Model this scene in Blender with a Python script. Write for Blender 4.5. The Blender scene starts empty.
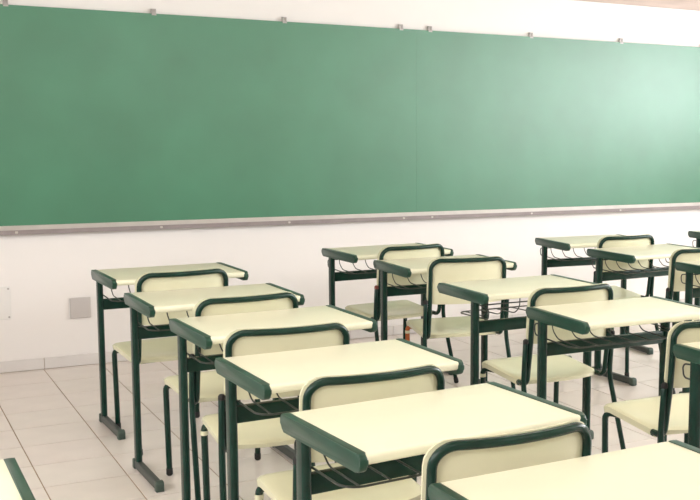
import bpy, bmesh, math, random
from mathutils import Vector, Matrix
random.seed(7)
PI = math.pi
SC = bpy.context.scene
COL = SC.collection

# ------------------------------------------------------------------ camera
F_PX, YAW, PITCH, ROLL, CAM_H = 1102.285, 0.55342356, 0.12015914, 0.01144781, 1.49765839
CX, CY = 179.38, 9.37                      # principal point offset in pixels (lens shift)
cam = bpy.data.cameras.new('camera')
cam.sensor_fit = 'HORIZONTAL'; cam.sensor_width = 36.0
cam.lens = F_PX / 700.0 * 36.0
cam.shift_x = -CX / 700.0; cam.shift_y = CY / 700.0
cam.clip_start = 0.05; cam.clip_end = 60
camo = bpy.data.objects.new('camera', cam); COL.objects.link(camo)
fw = Vector((math.sin(YAW)*math.cos(PITCH), math.cos(YAW)*math.cos(PITCH), -math.sin(PITCH)))
rt = Vector((math.cos(YAW), -math.sin(YAW), 0)); up = rt.cross(fw)
r2 = rt*math.cos(ROLL) + up*math.sin(ROLL); u2 = -rt*math.sin(ROLL) + up*math.cos(ROLL)
m = Matrix.Identity(4)
for i in range(3):
    m[i][0], m[i][1], m[i][2] = r2[i], u2[i], -fw[i]
m[2][3] = CAM_H
camo.matrix_world = m
SC.camera = camo

# ------------------------------------------------------------------ room dimensions
WALL_Y = 7.135
X0, X1, Y0 = -1.9, 7.7, -4.2
CEIL = 2.62
WIN_R = [(-0.2, 1.4), (1.8, 3.4), (3.8, 5.4)]      # windows in the right wall (y ranges)
WIN_L = [(0.4, 2.2), (2.8, 4.6)]                  # windows in the left wall
WZ0, WZ1 = 1.35, 2.52
LZ0, LZ1 = 1.20, 2.52

# ------------------------------------------------------------------ world, daylight, exposure
w = bpy.data.worlds.new('world'); SC.world = w; w.use_nodes = True
bg = w.node_tree.nodes['Background']
bg.inputs[0].default_value = (0.93, 0.97, 1.0, 1); bg.inputs[1].default_value = 1.0
def window_light(name, x, y0, y1, z0, z1, rot, power, col):
    l = bpy.data.lights.new(name, 'AREA'); l.shape = 'RECTANGLE'
    l.size = (z1-z0)*0.96; l.size_y = (y1-y0)*0.96; l.energy = power*(y1-y0)*(z1-z0); l.color = col
    o = bpy.data.objects.new(name, l); COL.objects.link(o)
    o.location = (x, (y0+y1)/2, (z0+z1)/2); o.rotation_euler = (0, rot, 0)
for (a, b) in WIN_R: window_light('daylight_right', X1+0.08, a, b, WZ0, WZ1, PI/2, 58, (0.95, 0.98, 1.0))
for (a, b) in WIN_L: window_light('daylight_left', X0-0.08, a, b, LZ0, LZ1, -PI/2, 20, (1.0, 0.97, 0.94))
vs = SC.view_settings
vs.view_transform = 'Standard'; vs.look = 'None'; vs.gamma = 1.0; vs.use_curve_mapping = False
vs.exposure = -0.02

# ------------------------------------------------------------------ materials
def mat(name, col, rough=0.5, spec=0.5, var=0.0, scale=6.0, col2=None, bump=0.0, bscale=60.0, coat=0.0, metal=0.0, stretch=(1, 1, 1), use_obj=True):
    M = bpy.data.materials.new(name); M.use_nodes = True
    nt = M.node_tree; b = nt.nodes['Principled BSDF']
    b.inputs['Base Color'].default_value = (*col, 1)
    b.inputs['Roughness'].default_value = rough
    b.inputs['Specular IOR Level'].default_value = spec
    b.inputs['Coat Weight'].default_value = coat; b.inputs['Coat Roughness'].default_value = 0.15
    b.inputs['Metallic'].default_value = metal
    tc = nt.nodes.new('ShaderNodeTexCoord'); mp = nt.nodes.new('ShaderNodeMapping')
    mp.inputs['Scale'].default_value = stretch
    nt.links.new(tc.outputs['Object'], mp.inputs['Vector'])
    if var or col2:
        n = nt.nodes.new('ShaderNodeTexNoise'); n.inputs['Scale'].default_value = scale; n.inputs['Detail'].default_value = 5
        nt.links.new(mp.outputs['Vector'], n.inputs['Vector'])
        r = nt.nodes.new('ShaderNodeValToRGB')
        c2 = col2 if col2 else tuple(max(0, c*(1-var)) for c in col)
        r.color_ramp.elements[0].position = 0.32; r.color_ramp.elements[1].position = 0.68
        r.color_ramp.elements[0].color = (*c2, 1); r.color_ramp.elements[1].color = (*col, 1)
        nt.links.new(n.outputs['Fac'], r.inputs['Fac']); nt.links.new(r.outputs['Color'], b.inputs['Base Color'])
    if bump:
        n2 = nt.nodes.new('ShaderNodeTexNoise'); n2.inputs['Scale'].default_value = bscale; n2.inputs['Detail'].default_value = 4
        nt.links.new(mp.outputs['Vector'], n2.inputs['Vector'])
        bp = nt.nodes.new('ShaderNodeBump'); bp.inputs['Strength'].default_value = bump; bp.inputs['Distance'].default_value = 0.003
        nt.links.new(n2.outputs['Fac'], bp.inputs['Height']); nt.links.new(bp.outputs['Normal'], b.inputs['Normal'])
    return M
MW = mat('wall_paint', (0.86, 0.835, 0.825), 0.75, 0.3, var=0.03, scale=1.5, bump=0.08, bscale=90)
MCEIL = mat('ceiling_paint', (0.82, 0.70, 0.60), 0.85, 0.2, var=0.03)
MCORN = mat('cornice_wood', (0.60, 0.49, 0.44), 0.55, 0.4, var=0.2, scale=8, stretch=(0.3, 4, 4))
MGROUT = mat('grout', (0.47, 0.36, 0.27), 0.9, 0.2, var=0.3, scale=5)
MTILES = [mat('floor_tile_%s' % n, c, 0.28, 0.5, var=0.06, scale=7, bump=0.03, bscale=25) for n, c in
          (('pale', (0.79, 0.74, 0.695)), ('beige', (0.775, 0.72, 0.67)), ('rosy', (0.795, 0.735, 0.695)))]
MBASE = mat('skirting_tile', (0.72, 0.695, 0.685), 0.3, 0.5, var=0.06, scale=6)
MBOARD = mat('chalkboard_green', (0.034, 0.200, 0.108), 0.41, 0.90, scale=2.2, col2=(0.026, 0.165, 0.086), bump=0.03, bscale=40)
MBOARD.node_tree.nodes['Principled BSDF'].inputs['IOR'].default_value = 1.55
MALU = mat('aluminium', (0.62, 0.59, 0.56), 0.4, 0.5, var=0.08, scale=12, metal=0.35)
MALUD = mat('tray_lip', (0.30, 0.26, 0.26), 0.5, 0.4, var=0.15, scale=14)
MBRK = mat('bracket_zinc', (0.50, 0.47, 0.46), 0.45, 0.5, var=0.2, scale=30, metal=0.3)
MCREAM = mat('cream_laminate', (0.85, 0.845, 0.66), 0.28, 0.5, var=0.035, scale=5)
MSEAT = mat('cream_plastic', (0.755, 0.745, 0.535), 0.26, 0.5, var=0.05, scale=7)
MGREEN = mat('green_plastic', (0.010, 0.060, 0.038), 0.28, 0.5, var=0.2, scale=14, bump=0.05, bscale=120)
MTUBE = mat('green_enamel', (0.005, 0.036, 0.025), 0.24, 0.3, var=0.3, scale=20)
MWIRE = mat('wire_enamel', (0.030, 0.040, 0.034), 0.35, 0.5, var=0.3, scale=20)
MFCAP = mat('foot_plastic', (0.055, 0.085, 0.07), 0.45, 0.4, var=0.2, scale=20)
MFOOT = mat('foot_grey', (0.05, 0.062, 0.056), 0.45, 0.5, var=0.25, scale=25)
MRUB = mat('black_rubber', (0.02, 0.02, 0.02), 0.6, 0.3, var=0.2, scale=20)
MRUST = mat('orange_primer', (0.55, 0.16, 0.05), 0.55, 0.3, scale=30, col2=(0.38, 0.10, 0.035))
MPLUG = mat('rust_red_plastic', (0.22, 0.06, 0.045), 0.5, 0.4, var=0.3, scale=40)
MGREY = mat('grey_plate', (0.56, 0.53, 0.52), 0.5, 0.4, var=0.04, scale=10)
MWHITE = mat('white_plate', (0.80, 0.79, 0.78), 0.45, 0.4, var=0.03, scale=10)
MFRAME = mat('window_steel', (0.55, 0.56, 0.55), 0.5, 0.4, var=0.1)

# ------------------------------------------------------------------ mesh helpers
def obj(name, bm, M, parent=None, smooth=False, loc=None):
    me = bpy.data.meshes.new(name)
    bmesh.ops.recalc_face_normals(bm, faces=bm.faces[:])
    bm.to_mesh(me); bm.free()
    if smooth:
        for p in me.polygons: p.use_smooth = True
        if smooth == 'auto':
            try: me.set_sharp_from_angle(angle=math.radians(38))
            except Exception: pass
    me.materials.append(M)
    o = bpy.data.objects.new(name, me); COL.objects.link(o)
    if parent: o.parent = parent
    if loc: o.location = loc
    return o
def same(name, src, parent, loc=(0, 0, 0), rot=None):
    o = bpy.data.objects.new(name, src.data); COL.objects.link(o); o.parent = parent; o.location = loc
    if rot: o.rotation_euler = rot
    return o
def bx(bm, x0, x1, y0, y1, z0, z1, bev=0.0, seg=2):
    r = bmesh.ops.create_cube(bm, size=1.0)
    for v in r['verts']:
        v.co = Vector(((x0+x1)/2 + v.co.x*(x1-x0), (y0+y1)/2 + v.co.y*(y1-y0), (z0+z1)/2 + v.co.z*(z1-z0)))
    if bev:
        es = {e for v in r['verts'] for e in v.link_edges}
        bmesh.ops.bevel(bm, geom=list(es), offset=bev, segments=seg, affect='EDGES', profile=0.5)
    return bm
def box(*a, **k): return bx(bmesh.new(), *a, **k)
def fillet(pts, rad, n=6):
    pts = [Vector(p) for p in pts]; out = [pts[0]]
    for i in range(1, len(pts)-1):
        r = rad[i] if isinstance(rad, dict) else rad
        if isinstance(rad, dict) and i not in rad: out.append(pts[i]); continue
        a, b, c = pts[i-1], pts[i], pts[i+1]
        u = (a-b).normalized(); v = (c-b).normalized()
        ang = u.angle(v)
        if ang > PI-0.02: out.append(b); continue
        t = min(r/math.tan(ang/2), (a-b).length*0.49, (c-b).length*0.49)
        p0, p1 = b+u*t, b+v*t
        for k in range(n+1):
            s = k/n
            # circular arc
            rr = t*math.tan(ang/2); bis = (u+v).normalized(); cen = b + bis*(rr/math.sin(ang/2))
            d0, d1 = p0-cen, p1-cen
            out.append(cen + d0.normalized().slerp(d1.normalized(), s)*d0.length)
    out.append(pts[-1])
    return out
def tube(bm, pts, r, seg=8, closed=False, dome=True, sx=1.0):
    pts = [Vector(p) for p in pts]
    q = [pts[0]]
    for p in pts[1:]:
        if (p-q[-1]).length > 1e-5: q.append(p)
    pts = q; n = len(pts)
    if closed and (pts[0]-pts[-1]).length < 1e-5: pts.pop(); n -= 1
    tans = []
    for i in range(n):
        a = pts[(i-1) % n] if closed or i > 0 else pts[i]
        b = pts[(i+1) % n] if closed or i < n-1 else pts[i]
        tans.append((b-a).normalized())
    ref = Vector((1, 0, 0)) if abs(tans[0].x) < 0.9 else Vector((0, 0, 1))
    nrm = (ref - tans[0]*ref.dot(tans[0])).normalized()
    rings = []
    def ring(c, nr, t, rad):
        b = t.cross(nr)
        return [bm.verts.new(c + (nr*math.cos(2*PI*k/seg)*sx + b*math.sin(2*PI*k/seg))*rad) for k in range(seg)]
    for i in range(n):
        nrm = (nrm - tans[i]*nrm.dot(tans[i])).normalized()
        if i == 0 and dome and not closed:
            rings.append(ring(pts[0]-tans[0]*r*0.5, nrm, tans[0], r*0.6))
        rings.append(ring(pts[i], nrm, tans[i], r))
        if i == n-1 and dome and not closed:
            rings.append(ring(pts[i]+tans[i]*r*0.5, nrm, tans[i], r*0.6))
    for a, b in zip(rings, rings[1:] + ([rings[0]] if closed else [])):
        for k in range(seg):
            bm.faces.new((a[k], a[(k+1) % seg], b[(k+1) % seg], b[k]))
    if not closed:
        bm.faces.new(rings[0][::-1]); bm.faces.new(rings[-1])
    return bm
def prism_x(prof, x0, x1, bev=0.0):
    """closed (y, z) outline extruded along x with softened rims"""
    bm = bmesh.new()
    a = [bm.verts.new((x0, y, z)) for y, z in prof]; b = [bm.verts.new((x1, y, z)) for y, z in prof]
    n = len(prof)
    fa = bm.faces.new(a); fb = bm.faces.new(b[::-1])
    for k in range(n): bm.faces.new((a[k], b[k], b[(k+1) % n], a[(k+1) % n]))
    if bev:
        es = list(fa.edges) + list(fb.edges)
        bmesh.ops.bevel(bm, geom=es, offset=bev, segments=2, affect='EDGES', profile=0.5)
    return bm
def round_rect(y0, y1, z0, z1, r, n=5):
    """corner radii r = (y0z0, y1z0, y1z1, y0z1)"""
    out = []
    for (cy, cz, a0, rr) in ((y0+r[0], z0+r[0], PI, r[0]), (y1-r[1], z0+r[1], 1.5*PI, r[1]), (y1-r[2], z1-r[2], 0, r[2]), (y0+r[3], z1-r[3], 0.5*PI, r[3])):
        for k in range(n+1):
            t = a0 + 0.5*PI*k/n
            out.append((cy+rr*math.cos(t), cz+rr*math.sin(t)))
    return out
def thing(name, label, cat, loc=(0, 0, 0), rz=0, group=None):
    o = bpy.data.objects.new(name, None); o.empty_display_size = 0.1; COL.objects.link(o)
    o.location = loc; o.rotation_euler = (0, 0, rz); o['label'] = label; o['category'] = cat
    if group: o['group'] = group
    return o
def struct(o): o['kind'] = 'structure'; return o
def copy_tree(o, parent=None):
    c = o.copy(); COL.objects.link(c); c.parent = parent
    for ch in o.children: copy_tree(ch, c)
    return c

# ------------------------------------------------------------------ setting
def project(p):
    d = Vector(p) - Vector((0, 0, CAM_H)); z = d.dot(fw)
    if z < 0.05: return None
    return 350+CX+F_PX*d.dot(r2)/z, 250+CY-F_PX*d.dot(u2)/z, z
T = 0.33; TX, TY = 0.9464, 6.7544          # tile pitch and the position of one grout crossing
G = 0.003
floor = struct(obj('floor', box(X0-0.1, X1+0.1, Y0-0.1, WALL_Y+0.1, -0.12, -0.003), MGROUT))
tile_bm = box(-T/2+G, T/2-G, -T/2+G, T/2-G, -0.008, 0.0)
tile_src = []
for M in MTILES:
    me = bpy.data.meshes.new('floor_tile'); tile_bm.to_mesh(me); me.materials.append(M); tile_src.append(me)
tile_bm.free()
cells = []
i0 = math.floor((X0-TX)/T)-0; i1 = math.ceil((X1-TX)/T)
j0 = math.floor((Y0-TY)/T); j1 = math.ceil((WALL_Y-TY)/T)
for i in range(i0, i1):
    for j in range(j0, j1):
        xa, xb = max(TX+i*T, X0), min(TX+(i+1)*T, X1); ya, yb = max(TY+j*T, Y0), min(TY+(j+1)*T, WALL_Y)
        if xb-xa < 0.02 or yb-ya < 0.02: continue
        q = [project((x, y, 0)) for x in (xa, xb) for y in (ya, yb)]
        vis = any(k and -2 < k[0] < 702 and -2 < k[1] < 502 for k in q)
        z = min((k[2] for k in q if k), default=99)
        cells.append((0 if vis else 1, z, xa, xb, ya, yb))
cells.sort()
rest = bmesh.new()
for n, (hid, z, xa, xb, ya, yb) in enumerate(cells):
    if not hid and n < 300:
        if abs(xb-xa-T) < 1e-4 and abs(yb-ya-T) < 1e-4:
            o = bpy.data.objects.new('floor_tile', tile_src[random.randrange(3)]); COL.objects.link(o); o.parent = floor
            o.location = ((xa+xb)/2, (ya+yb)/2, 0)
        else:
            obj('floor_tile', box(xa+G, xb-G, ya+G, yb-G, -0.008, 0), MTILES[random.randrange(3)], floor)
    else:
        bx(rest, xa+G, xb-G, ya+G, yb-G, -0.008, 0)
o = obj('floor_tile_field', rest, MTILES[0], floor); o['kind'] = 'stuff'

wall_front = struct(obj('wall_front', box(X0-0.15, X1+0.15, WALL_Y, WALL_Y+0.15, -0.1, CEIL+0.1), MW))
struct(obj('wall_back', box(X0-0.15, X1+0.15, Y0-0.15, Y0, -0.1, CEIL+0.1), MW))
struct(obj('ceiling', box(X0-0.15, X1+0.15, Y0-0.15, WALL_Y+0.15, CEIL, CEIL+0.12), MCEIL))
def side_wall(name, xa, xb, wins, z0, z1):
    bm = bmesh.new()
    bx(bm, xa, xb, Y0, WALL_Y, -0.1, z0); bx(bm, xa, xb, Y0, WALL_Y, z1, CEIL)
    e = [Y0] + [v for p in wins for v in p] + [WALL_Y]
    for k in range(0, len(e), 2): bx(bm, xa, xb, e[k], e[k+1], z0, z1)
    return struct(obj(name, bm, MW))
side_wall('wall_right', X1, X1+0.15, WIN_R, WZ0, WZ1)
side_wall('wall_left', X0-0.15, X0, WIN_L, LZ0, LZ1)
n = 0
for x, wins, z0, z1 in ((X1+0.03, WIN_R, WZ0, WZ1), (X0-0.03, WIN_L, LZ0, LZ1)):
    for (a, b) in wins:
        n += 1
        bm = bmesh.new(); t = 0.03
        bx(bm, x-0.02, x+0.02, a, b, z0, z0+t); bx(bm, x-0.02, x+0.02, a, b, z1-t, z1)
        for y in (a, (a+b)/2-t/2, b-t): bx(bm, x-0.02, x+0.02, y, y+t, z0, z1)
        struct(obj('window_%d' % n, bm, MFRAME))
# cornice where wall meets ceiling
prof = [(WALL_Y+0.0, 2.455), (WALL_Y-0.012, 2.458), (WALL_Y-0.02, 2.475), (WALL_Y-0.028, 2.50), (WALL_Y-0.05, 2.54), (WALL_Y-0.055, CEIL), (WALL_Y, CEIL)]
struct(obj('trim_1', prism_x(prof, X0, X1), MCORN))
# ceramic skirting, one tile after the other
base = struct(obj('baseboard_front', box(X0, X1, WALL_Y-0.006, WALL_Y-0.0005, 0.0, 0.068), MGROUT))
src = None
k = math.floor((X0-0.951)/T)
while True:
    xa = 0.951 + k*T; k += 1
    if xa >= X1: break
    if xa < X0: continue
    if xa+T > X1: break
    if src is None:
        src = obj('skirting_tile', box(0.0015, T-0.0015, -0.011, 0, 0.002, 0.070, bev=0.002, seg=1), MBASE, base, loc=(xa, WALL_Y-0.001, 0))
    else: same('skirting_tile', src, base, (xa, WALL_Y-0.001, 0))

# unseen battens added to brighten the desk tops from above; their tubes emit
MTUBEL = bpy.data.materials.new('fill_lamp_tube'); MTUBEL.use_nodes = True
_b = MTUBEL.node_tree.nodes['Principled BSDF']
_b.inputs['Emission Color'].default_value = (0.98, 1.0, 0.95, 1); _b.inputs['Emission Strength'].default_value = 28
for x, y, lab in ((0.2, 0.2, 'added unseen twin-tube fill lamp over the aisle left of the near desks'), (2.6, 0.2, 'added unseen twin-tube fill lamp above the near middle desks'),
                  (5.0, 0.2, 'added unseen twin-tube fill lamp above the near right-hand desks'), (0.2, 3.2, 'added unseen twin-tube fill lamp over the aisle left of the third left desk'),
                  (2.6, 3.2, 'added unseen twin-tube fill lamp above the fourth middle desk'), (5.0, 3.2, 'added unseen twin-tube fill lamp right of the third right-hand desk')):
    lp = thing('added_fill_lamp', lab, 'lamp', (x, y, CEIL), 0, 'added fill lamps')
    obj('housing', prism_x([(-0.10, -0.03), (-0.03, -0.06), (0.03, -0.06), (0.10, -0.03), (0.10, -0.001), (-0.10, -0.001)], -0.62, 0.62), MWHITE, lp)
    for q in (-0.075, 0.075):
        obj('tube', tube(bmesh.new(), [(-0.59, q, -0.075), (0.59, q, -0.075)], 0.016, 10), MTUBEL, lp, smooth='auto')

# ------------------------------------------------------------------ chalkboard
ZB, ZT = 0.8795, 2.1605
board = thing('chalkboard', 'long green wall chalkboard of two panels with aluminium chalk tray', 'chalkboard', (3.439, WALL_Y, 0))
PL = 2.745
for s in (-1, 1):
    xa, xb = (-PL, -0.0001) if s < 0 else (0.0001, PL)
    obj('board_panel', box(xa, xb, -0.024, -0.004, ZB, ZT, bev=0.0008, seg=1), MBOARD, board)
obj('bottom_frame', box(-PL, PL, -0.030, -0.002, ZB-0.0295, ZB+0.001, bev=0.002, seg=1), MALU, board)
tprof = [(-0.002, 0.838), (-0.002, 0.850), (-0.050, 0.849), (-0.0505, 0.855), (-0.054, 0.855), (-0.0545, 0.829), (-0.049, 0.828), (-0.044, 0.838)]
obj('chalk_tray', prism_x(tprof, -PL, PL), MALUD, board)
bz = bmesh.new()
for a in ((-0.014, 0.014, -0.012, -0.009, 0, 0.03), (-0.014, -0.009, -0.020, -0.001, 0, 0.03), (0.009, 0.014, -0.020, -0.001, 0, 0.03), (-0.014, 0.014, -0.020, -0.001, 0.024, 0.03), (-0.014, 0.014, -0.027, -0.001, -0.010, 0.002)):
    bx(bz, *a)
bsrc = None; csrc = None
for xx in (0.824, 1.655, 2.488, 3.327, 3.551, 4.391, 5.223, 6.055):
    if bsrc is None: bsrc = obj('bracket', bz, MBRK, board, loc=(xx-3.439, 0, ZT))
    else: same('bracket', bsrc, board, (xx-3.439, 0, ZT))
    if csrc is None:
        cb = bmesh.new(); bx(cb, -0.008, 0.008, -0.057, -0.050, 0.836, 0.849, bev=0.002, seg=1)
        csrc = obj('tray_clip', cb, MALU, board, loc=(xx-3.439, 0, 0))
    else: same('tray_clip', csrc, board, (xx-3.439, 0, 0))

# ------------------------------------------------------------------ wall plates
pl = thing('outlet_cover', 'square grey blank cover plate low on the wall beside the first left desk', 'wall plate', (1.169, WALL_Y, 0.297))
obj('plate', box(-0.060, 0.060, -0.012, -0.0005, 0, 0.127, bev=0.004), MGREY, pl)
obj('rim', box(-0.064, -0.0605, -0.008, -0.0005, -0.002, 0.129), MWHITE, pl)
pl = thing('cover_plate', 'white blank cover plate with corner screws on the wall, cut by the left picture edge', 'wall plate', (0.682, WALL_Y, 0.321))
obj('plate', box(-0.10, 0.10, -0.010, -0.0005, 0, 0.198, bev=0.004), MWHITE, pl)
ss = None
for x in (-0.088, 0.088):
    for z in (0.014, 0.184):
        bm = bmesh.new(); bmesh.ops.create_cone(bm, cap_ends=True, segments=10, radius1=0.006, radius2=0.005, depth=0.004, matrix=Matrix.Rotation(PI/2, 4, 'X'))
        obj('screw', bm, MBRK, pl, loc=(x, -0.012, z))

# ------------------------------------------------------------------ school desk
DW, DD, DH = 0.6535, 0.4415, 0.76
def make_desk():
    t = thing('school_desk', 'x', 'desk', group='school desks in rows')
    tb = prism_x(round_rect(-DD/2+0.002, DD/2-0.002, DH-0.027, DH, (0.011, 0.006, 0.005, 0.011)), -DW/2+0.016, DW/2-0.016)
    obj('table_top', tb, MCREAM, t, smooth='auto')
    caps = prism_x(round_rect(-DD/2, DD/2, DH-0.044, DH+0.002, (0.020, 0.020, 0.010, 0.016)), -0.011, 0.011, bev=0.005)
    a = obj('edge_cap', caps, MGREEN, t, smooth='auto', loc=(-DW/2+0.011, 0, 0))
    same('edge_cap', a, t, (DW/2-0.011, 0, 0))
    PY = 0.112; PX = DW/2-0.015
    pb = bmesh.new()
    rr = round_rect(PY-0.024, PY+0.024, -0.013, 0.013, (0.010,)*4, 3)
    lo = [pb.verts.new((x, y, 0.030)) for y, x in rr]; hi = [pb.verts.new((x, y, DH-0.045)) for y, x in rr]
    for q in range(len(rr)): pb.faces.new((lo[q], lo[(q+1) % len(rr)], hi[(q+1) % len(rr)], hi[q]))
    pb.faces.new(lo); pb.faces.new(hi)
    lg = obj('leg', pb, MTUBE, t, smooth='auto', loc=(-PX, 0, 0)); lg2 = same('leg', lg, t, (PX, 0, 0))
    F0, F1 = 0.155, -0.243
    fb = box(-0.014, 0.014, F1+0.012, F0-0.012, 0.004, 0.040, bev=0.004, seg=1)
    ft = obj('foot', fb, MFOOT, t, loc=(-PX, 0, 0)); ft2 = same('foot', ft, t, (PX, 0, 0))
    cb = prism_x(round_rect(F1-0.002, F1+0.030, 0.0, 0.044, (0.006, 0.003, 0.003, 0.014), 3), -0.0165, 0.0165, bev=0.003)
    fc = obj('foot_cap', cb, MFCAP, ft, smooth='auto')
    cb2 = prism_x(round_rect(F0-0.030, F0+0.002, 0.0, 0.044, (0.003, 0.006, 0.014, 0.003), 3), -0.0165, 0.0165, bev=0.003)
    fc2 = obj('foot_cap', cb2, MFCAP, ft, smooth='auto')
    same('foot_cap', fc, ft2); same('foot_cap', fc2, ft2)
    obj('crossbar', box(-PX+0.012, PX-0.012, PY-0.014, PY+0.014, 0.573, 0.626, bev=0.004), MTUBE, t, smooth='auto')
    # wire book basket
    HX = 0.294
    half = [(0, -0.085, 0.638), (HX, -0.085, 0.638), (HX, 0.198, 0.646), (HX, 0.206, 0.692), (HX, 0.06, 0.708)]
    hl = fillet(half, {1: 0.05, 2: 0.018, 3: 0.018})
    pr = [Vector((-p.x, p.y, p.z)) for p in reversed(hl)][:-1] + hl[1:]
    bb = tube(bmesh.new(), pr, 0.0032, 6)
    tube(bb, [(-0.275, 0.128, 0.700), (0.275, 0.128, 0.700)], 0.003, 6)
    bk = obj('book_basket', bb, MWIRE, t, smooth=True)
    wp = fillet([(0, 0.130, 0.733), (0, 0.126, 0.675), (0, 0.085, 0.643), (0, -0.085, 0.638)], {1: 0.04, 2: 0.06})
    ws = None
    for q in range(7):
        x = -0.255 + q*0.085
        if ws is None: ws = obj('wire', tube(bmesh.new(), wp, 0.0027, 6), MWIRE, bk, smooth=True, loc=(x, 0, 0))
        else: same('wire', ws, bk, (x, 0, 0))
    return t
DESKS = [
 ('A1', 1.340, 5.586, 0.035, 'cream school desk nearest the chalkboard in the left-hand column'),
 ('A2', 1.319, 4.727, 0.022, 'second cream school desk from the chalkboard in the left-hand column'),
 ('A3', 1.337, 3.999, 0.040, 'third cream school desk from the chalkboard in the left-hand column'),
 ('A4', 1.286, 3.214, 0.035, 'fourth cream school desk from the chalkboard in the left-hand column'),
 ('A5', 1.250, 2.480, 0.075, 'large near cream desk, fifth from the chalkboard in the left-hand column'),
 ('A6', 1.317, 1.771, 0.009, 'nearest cream desk, cut off by the bottom edge, right of centre'),
 ('B1', 2.719, 6.013, 0.060, 'cream school desk nearest the chalkboard in the middle column'),
 ('B2', 2.745, 5.319, -0.005, 'second cream school desk from the chalkboard in the middle column'),
 ('B3', 2.665, 4.388, 0.018+PI, 'third desk of the middle column, turned around with its legs on the near side'),
 ('B4', 2.665, 3.588, -0.015, 'fourth desk from the chalkboard in the middle column, its whole top in view'),
 ('B5', 2.706, 2.686, 0.000, 'near desk at the right picture edge, only its green left cap and leg showing'),
 ('C1', 4.182, 5.956, -0.068, 'small far desk nearest the chalkboard in the right-hand column'),
 ('C2', 4.142, 5.290, 0.043, 'second far desk from the chalkboard in the right-hand column'),
 ('C3', 4.198, 4.511, 0.0, 'third desk of the right-hand column, cut off by the right picture edge'),
 ('D1', 5.460, 5.917, 0.000, 'farthest desk, only the tip of its left cap at the right edge below the chalkboard'),
 ('L', -0.049, 2.382, 0.000, 'desk in the bottom left corner, only its right end showing'),
]
desk0 = make_desk()
for i, (k, x, y, a, lab) in enumerate(DESKS):
    o = desk0 if i == 0 else copy_tree(desk0)
    o.location = (x, y, 0); o.rotation_euler = (0, 0, a); o['label'] = lab

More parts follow.
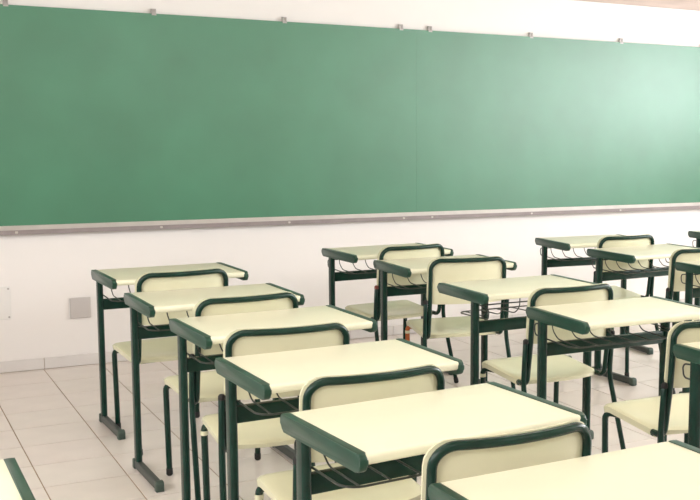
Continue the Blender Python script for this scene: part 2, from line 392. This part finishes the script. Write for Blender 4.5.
# ------------------------------------------------------------------ school chair (faces +y)
HB = 0.2025                                   # half spacing of the back uprights
def bow(x): return -0.045*(1-min(1.0, (x/0.215)**2))
def make_chair():
    t = thing('school_chair', 'x', 'chair', group='school chairs behind the desks')
    # back frame: one tube, J-bent under the seat on both sides
    half = fillet([(-HB, 0.115, 0.397), (-HB, 0.045, 0.397), (-HB, 0.018, 0.58), (-HB, 0.0, 0.809), (0, 0, 0.809)], {1: 0.045, 2: 0.3, 3: 0.052}, 8)
    top = [Vector((-HB+0.06 + q*(2*HB-0.12)/16, 0, 0.809)) for q in range(1, 16)]
    path = half[:-1] + [p for p in top] + [Vector((-p.x, p.y, p.z)) for p in reversed(half[:-1])]
    path = [Vector((p.x, p.y + (bow(p.x)-bow(HB) if p.z > 0.7 else 0), p.z)) for p in path]
    obj('back_frame', tube(bmesh.new(), path, 0.0115, 10), MTUBE, t, smooth='auto')
    # curved backrest shell on the sitter's side of the tube
    outl = round_rect(-0.216, 0.216, 0.578, 0.821, (0.035, 0.035, 0.058, 0.058), 6)
    bm = bmesh.new(); NX = 20
    def zr(x):                                # z extent of the outline at x
        zs = 0.578; zt = 0.821; ax = abs(x)
        if ax > 0.216-0.035: zs += 0.035 - math.sqrt(max(0, 0.035**2-(ax-0.181)**2))
        if ax > 0.216-0.058: zt -= 0.058 - math.sqrt(max(0, 0.058**2-(ax-0.158)**2))
        return zs, zt
    xs = [-0.216*math.cos(PI*q/NX) for q in range(NX+1)]
    NZ = 6; gf = []; gb = []
    for x in xs:
        za, zb = zr(x)
        cf = []; cb = []
        for r in range(NZ+1):
            z = za + (zb-za)*r/NZ
            y = bow(x)-bow(HB) + 0.026 - 0.018*(z-0.578)/0.24
            e = 0.004 if r in (0, NZ) or abs(x) > 0.21 else 0.0
            cf.append(bm.verts.new((x, y+0.012-e, z))); cb.append(bm.verts.new((x, y+e*0.5, z)))
        gf.append(cf); gb.append(cb)
    for i in range(NX):
        for r in range(NZ):
            bm.faces.new((gf[i][r], gf[i+1][r], gf[i+1][r+1], gf[i][r+1]))
            bm.faces.new((gb[i][r], gb[i][r+1], gb[i+1][r+1], gb[i+1][r]))
        bm.faces.new((gf[i][0], gb[i][0], gb[i+1][0], gf[i+1][0])); bm.faces.new((gf[i][NZ], gf[i+1][NZ], gb[i+1][NZ], gb[i][NZ]))
    for r in range(NZ):
        bm.faces.new((gf[0][r], gf[0][r+1], gb[0][r+1], gb[0][r])); bm.faces.new((gf[NX][r], gb[NX][r], gb[NX][r+1], gf[NX][r+1]))
    bmesh.ops.remove_doubles(bm, verts=bm.verts[:], dist=0.0004)
    obj('backrest', bm, MSEAT, t, smooth='auto')
    # moulded seat: waterfall front, dished middle, bowed rear edge
    bm = bmesh.new(); NU, NV = 16, 16; gt = []; gl = []
    for i in range(NU+1):
        u = -math.cos(PI*i/NU); ct = []; cl = []
        for j in range(NV+1):
            v = (1-math.cos(PI*j/NV))/2                 # 0 rear .. 1 front
            hw = 0.209 + 0.004*v
            e = abs(u)
            yr = 0.050 + 0.055*e**3.0                # rear edge bulges backward
            yf = 0.462 - 0.022*e**8
            y = yr + (yf-yr)*v
            x = u*hw*(1 - 0.05*max(0, (v-0.93)/0.07)**2 - 0.06*max(0, (0.10-v)/0.10)**2)
            z = 0.412 + 0.026*v - 0.012*(1-e*e)*math.sin(PI*min(1, v*1.15)) - 0.020*max(0, (v-0.85)/0.15)**2 - 0.006*max(0, (0.12-v)/0.12)**2
            z -= 0.006*max(0, (e-0.9)/0.1)**2
            ct.append(bm.verts.new((x, y, z))); k = 0.985
            cl.append(bm.verts.new((x*k, 0.25+(y-0.25)*k, z-0.014-0.010*e**6)))
        gt.append(ct); gl.append(cl)
    for i in range(NU):
        for j in range(NV):
            bm.faces.new((gt[i][j], gt[i+1][j], gt[i+1][j+1], gt[i][j+1])); bm.faces.new((gl[i][j], gl[i][j+1], gl[i+1][j+1], gl[i+1][j]))
        bm.faces.new((gt[i][0], gl[i][0], gl[i+1][0], gt[i+1][0])); bm.faces.new((gt[i][NV], gt[i+1][NV], gl[i+1][NV], gl[i][NV]))
    for j in range(NV):
        bm.faces.new((gt[0][j], gt[0][j+1], gl[0][j+1], gl[0][j])); bm.faces.new((gt[NU][j], gl[NU][j], gl[NU][j+1], gt[NU][j+1]))
    obj('seat', bm, MSEAT, t, smooth='auto')
    # legs
    for s in (-1, 1):
        lg = obj('rear_leg', tube(bmesh.new(), fillet([(s*0.2255, 0.020, 0.592), (s*0.2255, 0.036, 0.40), (s*0.246, -0.075, 0.018)], {1: 0.25}), 0.0115, 10), MTUBE, t, smooth='auto')
        obj('end_plug', tube(bmesh.new(), [(s*0.2255, 0.0207, 0.584), (s*0.2255, 0.0197, 0.596)], 0.0122, 10), MRUB, lg, smooth='auto')
        obj('foot_tip', tube(bmesh.new(), [(s*0.2455, -0.072, 0.030), (s*0.2468, -0.079, 0.007)], 0.0135, 10), MRUB, lg, smooth='auto')
        pth = fillet([(s*0.197, 0.428, 0.018), (s*0.203, 0.428, 0.397), (s*0.13, 0.30, 0.390)], {1: 0.025})
        lg = obj('front_leg', tube(bmesh.new(), pth, 0.0125, 10), MTUBE, t, smooth='auto')
        obj('foot_tip', tube(bmesh.new(), [(s*0.197, 0.428, 0.030), (s*0.197, 0.428, 0.007)], 0.0142, 10), MRUB, lg, smooth='auto')
        obj('seat_clip', tube(bmesh.new(), [(s*0.2024, 0.428, 0.356), (s*0.2027, 0.428, 0.372)], 0.0142, 10, dome=False), MSEAT, lg, smooth='auto')
    cb = bmesh.new()
    for y, x in ((0.12, 0.2), (0.30, 0.13)): tube(cb, [(-x, y, 0.388), (x, y, 0.388)], 0.009, 8)
    obj('seat_rail', cb, MTUBE, t, smooth='auto')
    return t
CHAIRS = [
 ('A1', 1.291, 5.121, 0.083, 'cream and green chair behind the first desk of the left-hand column'),
 ('A2', 1.327, 4.270, 0.072, 'cream and green chair behind the second desk of the left-hand column'),
 ('A3', 1.240, 3.546, -0.062, 'cream and green chair behind the third desk of the left-hand column'),
 ('A4', 1.220, 2.775, 0.001, 'cream and green chair behind the fourth desk of the left-hand column'),
 ('A5', 1.244, 2.072, -0.010, 'nearest chair, its broad curved backrest rising at the bottom edge'),
 ('B1', 2.712, 5.651, 0.095, 'cream and green chair behind the first desk of the middle column'),
 ('B2', 2.715, 4.996, -0.157, 'chair with orange worn front legs behind the second desk of the middle column'),
 ('B3', 2.629, 3.892, 0.002, 'cream and green chair between the turned-around desk and the fourth middle desk'),
 ('B4', 2.644, 2.968, -0.038, 'chair at the right picture edge behind the fourth middle desk, seat in full view'),
 ('C1', 4.175, 5.580, -0.015, 'small far chair behind the first desk of the right-hand column'),
 ('C2', 4.127, 4.802, -0.005, 'chair cut by the right picture edge behind the second right-hand desk'),
]
chair0 = make_chair()
dead = []
for i, (k, x, y, a, lab) in enumerate(CHAIRS):
    o = chair0 if i == 0 else copy_tree(chair0)
    o.location = (x, y, 0); o.rotation_euler = (0, 0, a); o['label'] = lab
    if k not in ('A3', 'A4', 'B2', 'B3'):           # the pale clips show on these four chairs only
        for c in list(o.children):
            for g in list(c.children):
                if g.name.startswith('seat_clip'): dead.append(g)
    if k == 'B1':
        for g in o.children[0:0] or [g for c in o.children for g in c.children if g.name.startswith('end_plug')][:1]:
            g.data = g.data.copy(); g.data.materials[0] = MPLUG; g['label'] = 'rust red end plug'
    if k == 'B2':
        for c in o.children:
            if c.name.startswith('front_leg'):
                c.data = c.data.copy(); c.data.materials[0] = MRUST; c['label'] = 'front leg worn to orange primer'
for g in dead: bpy.data.objects.remove(g)
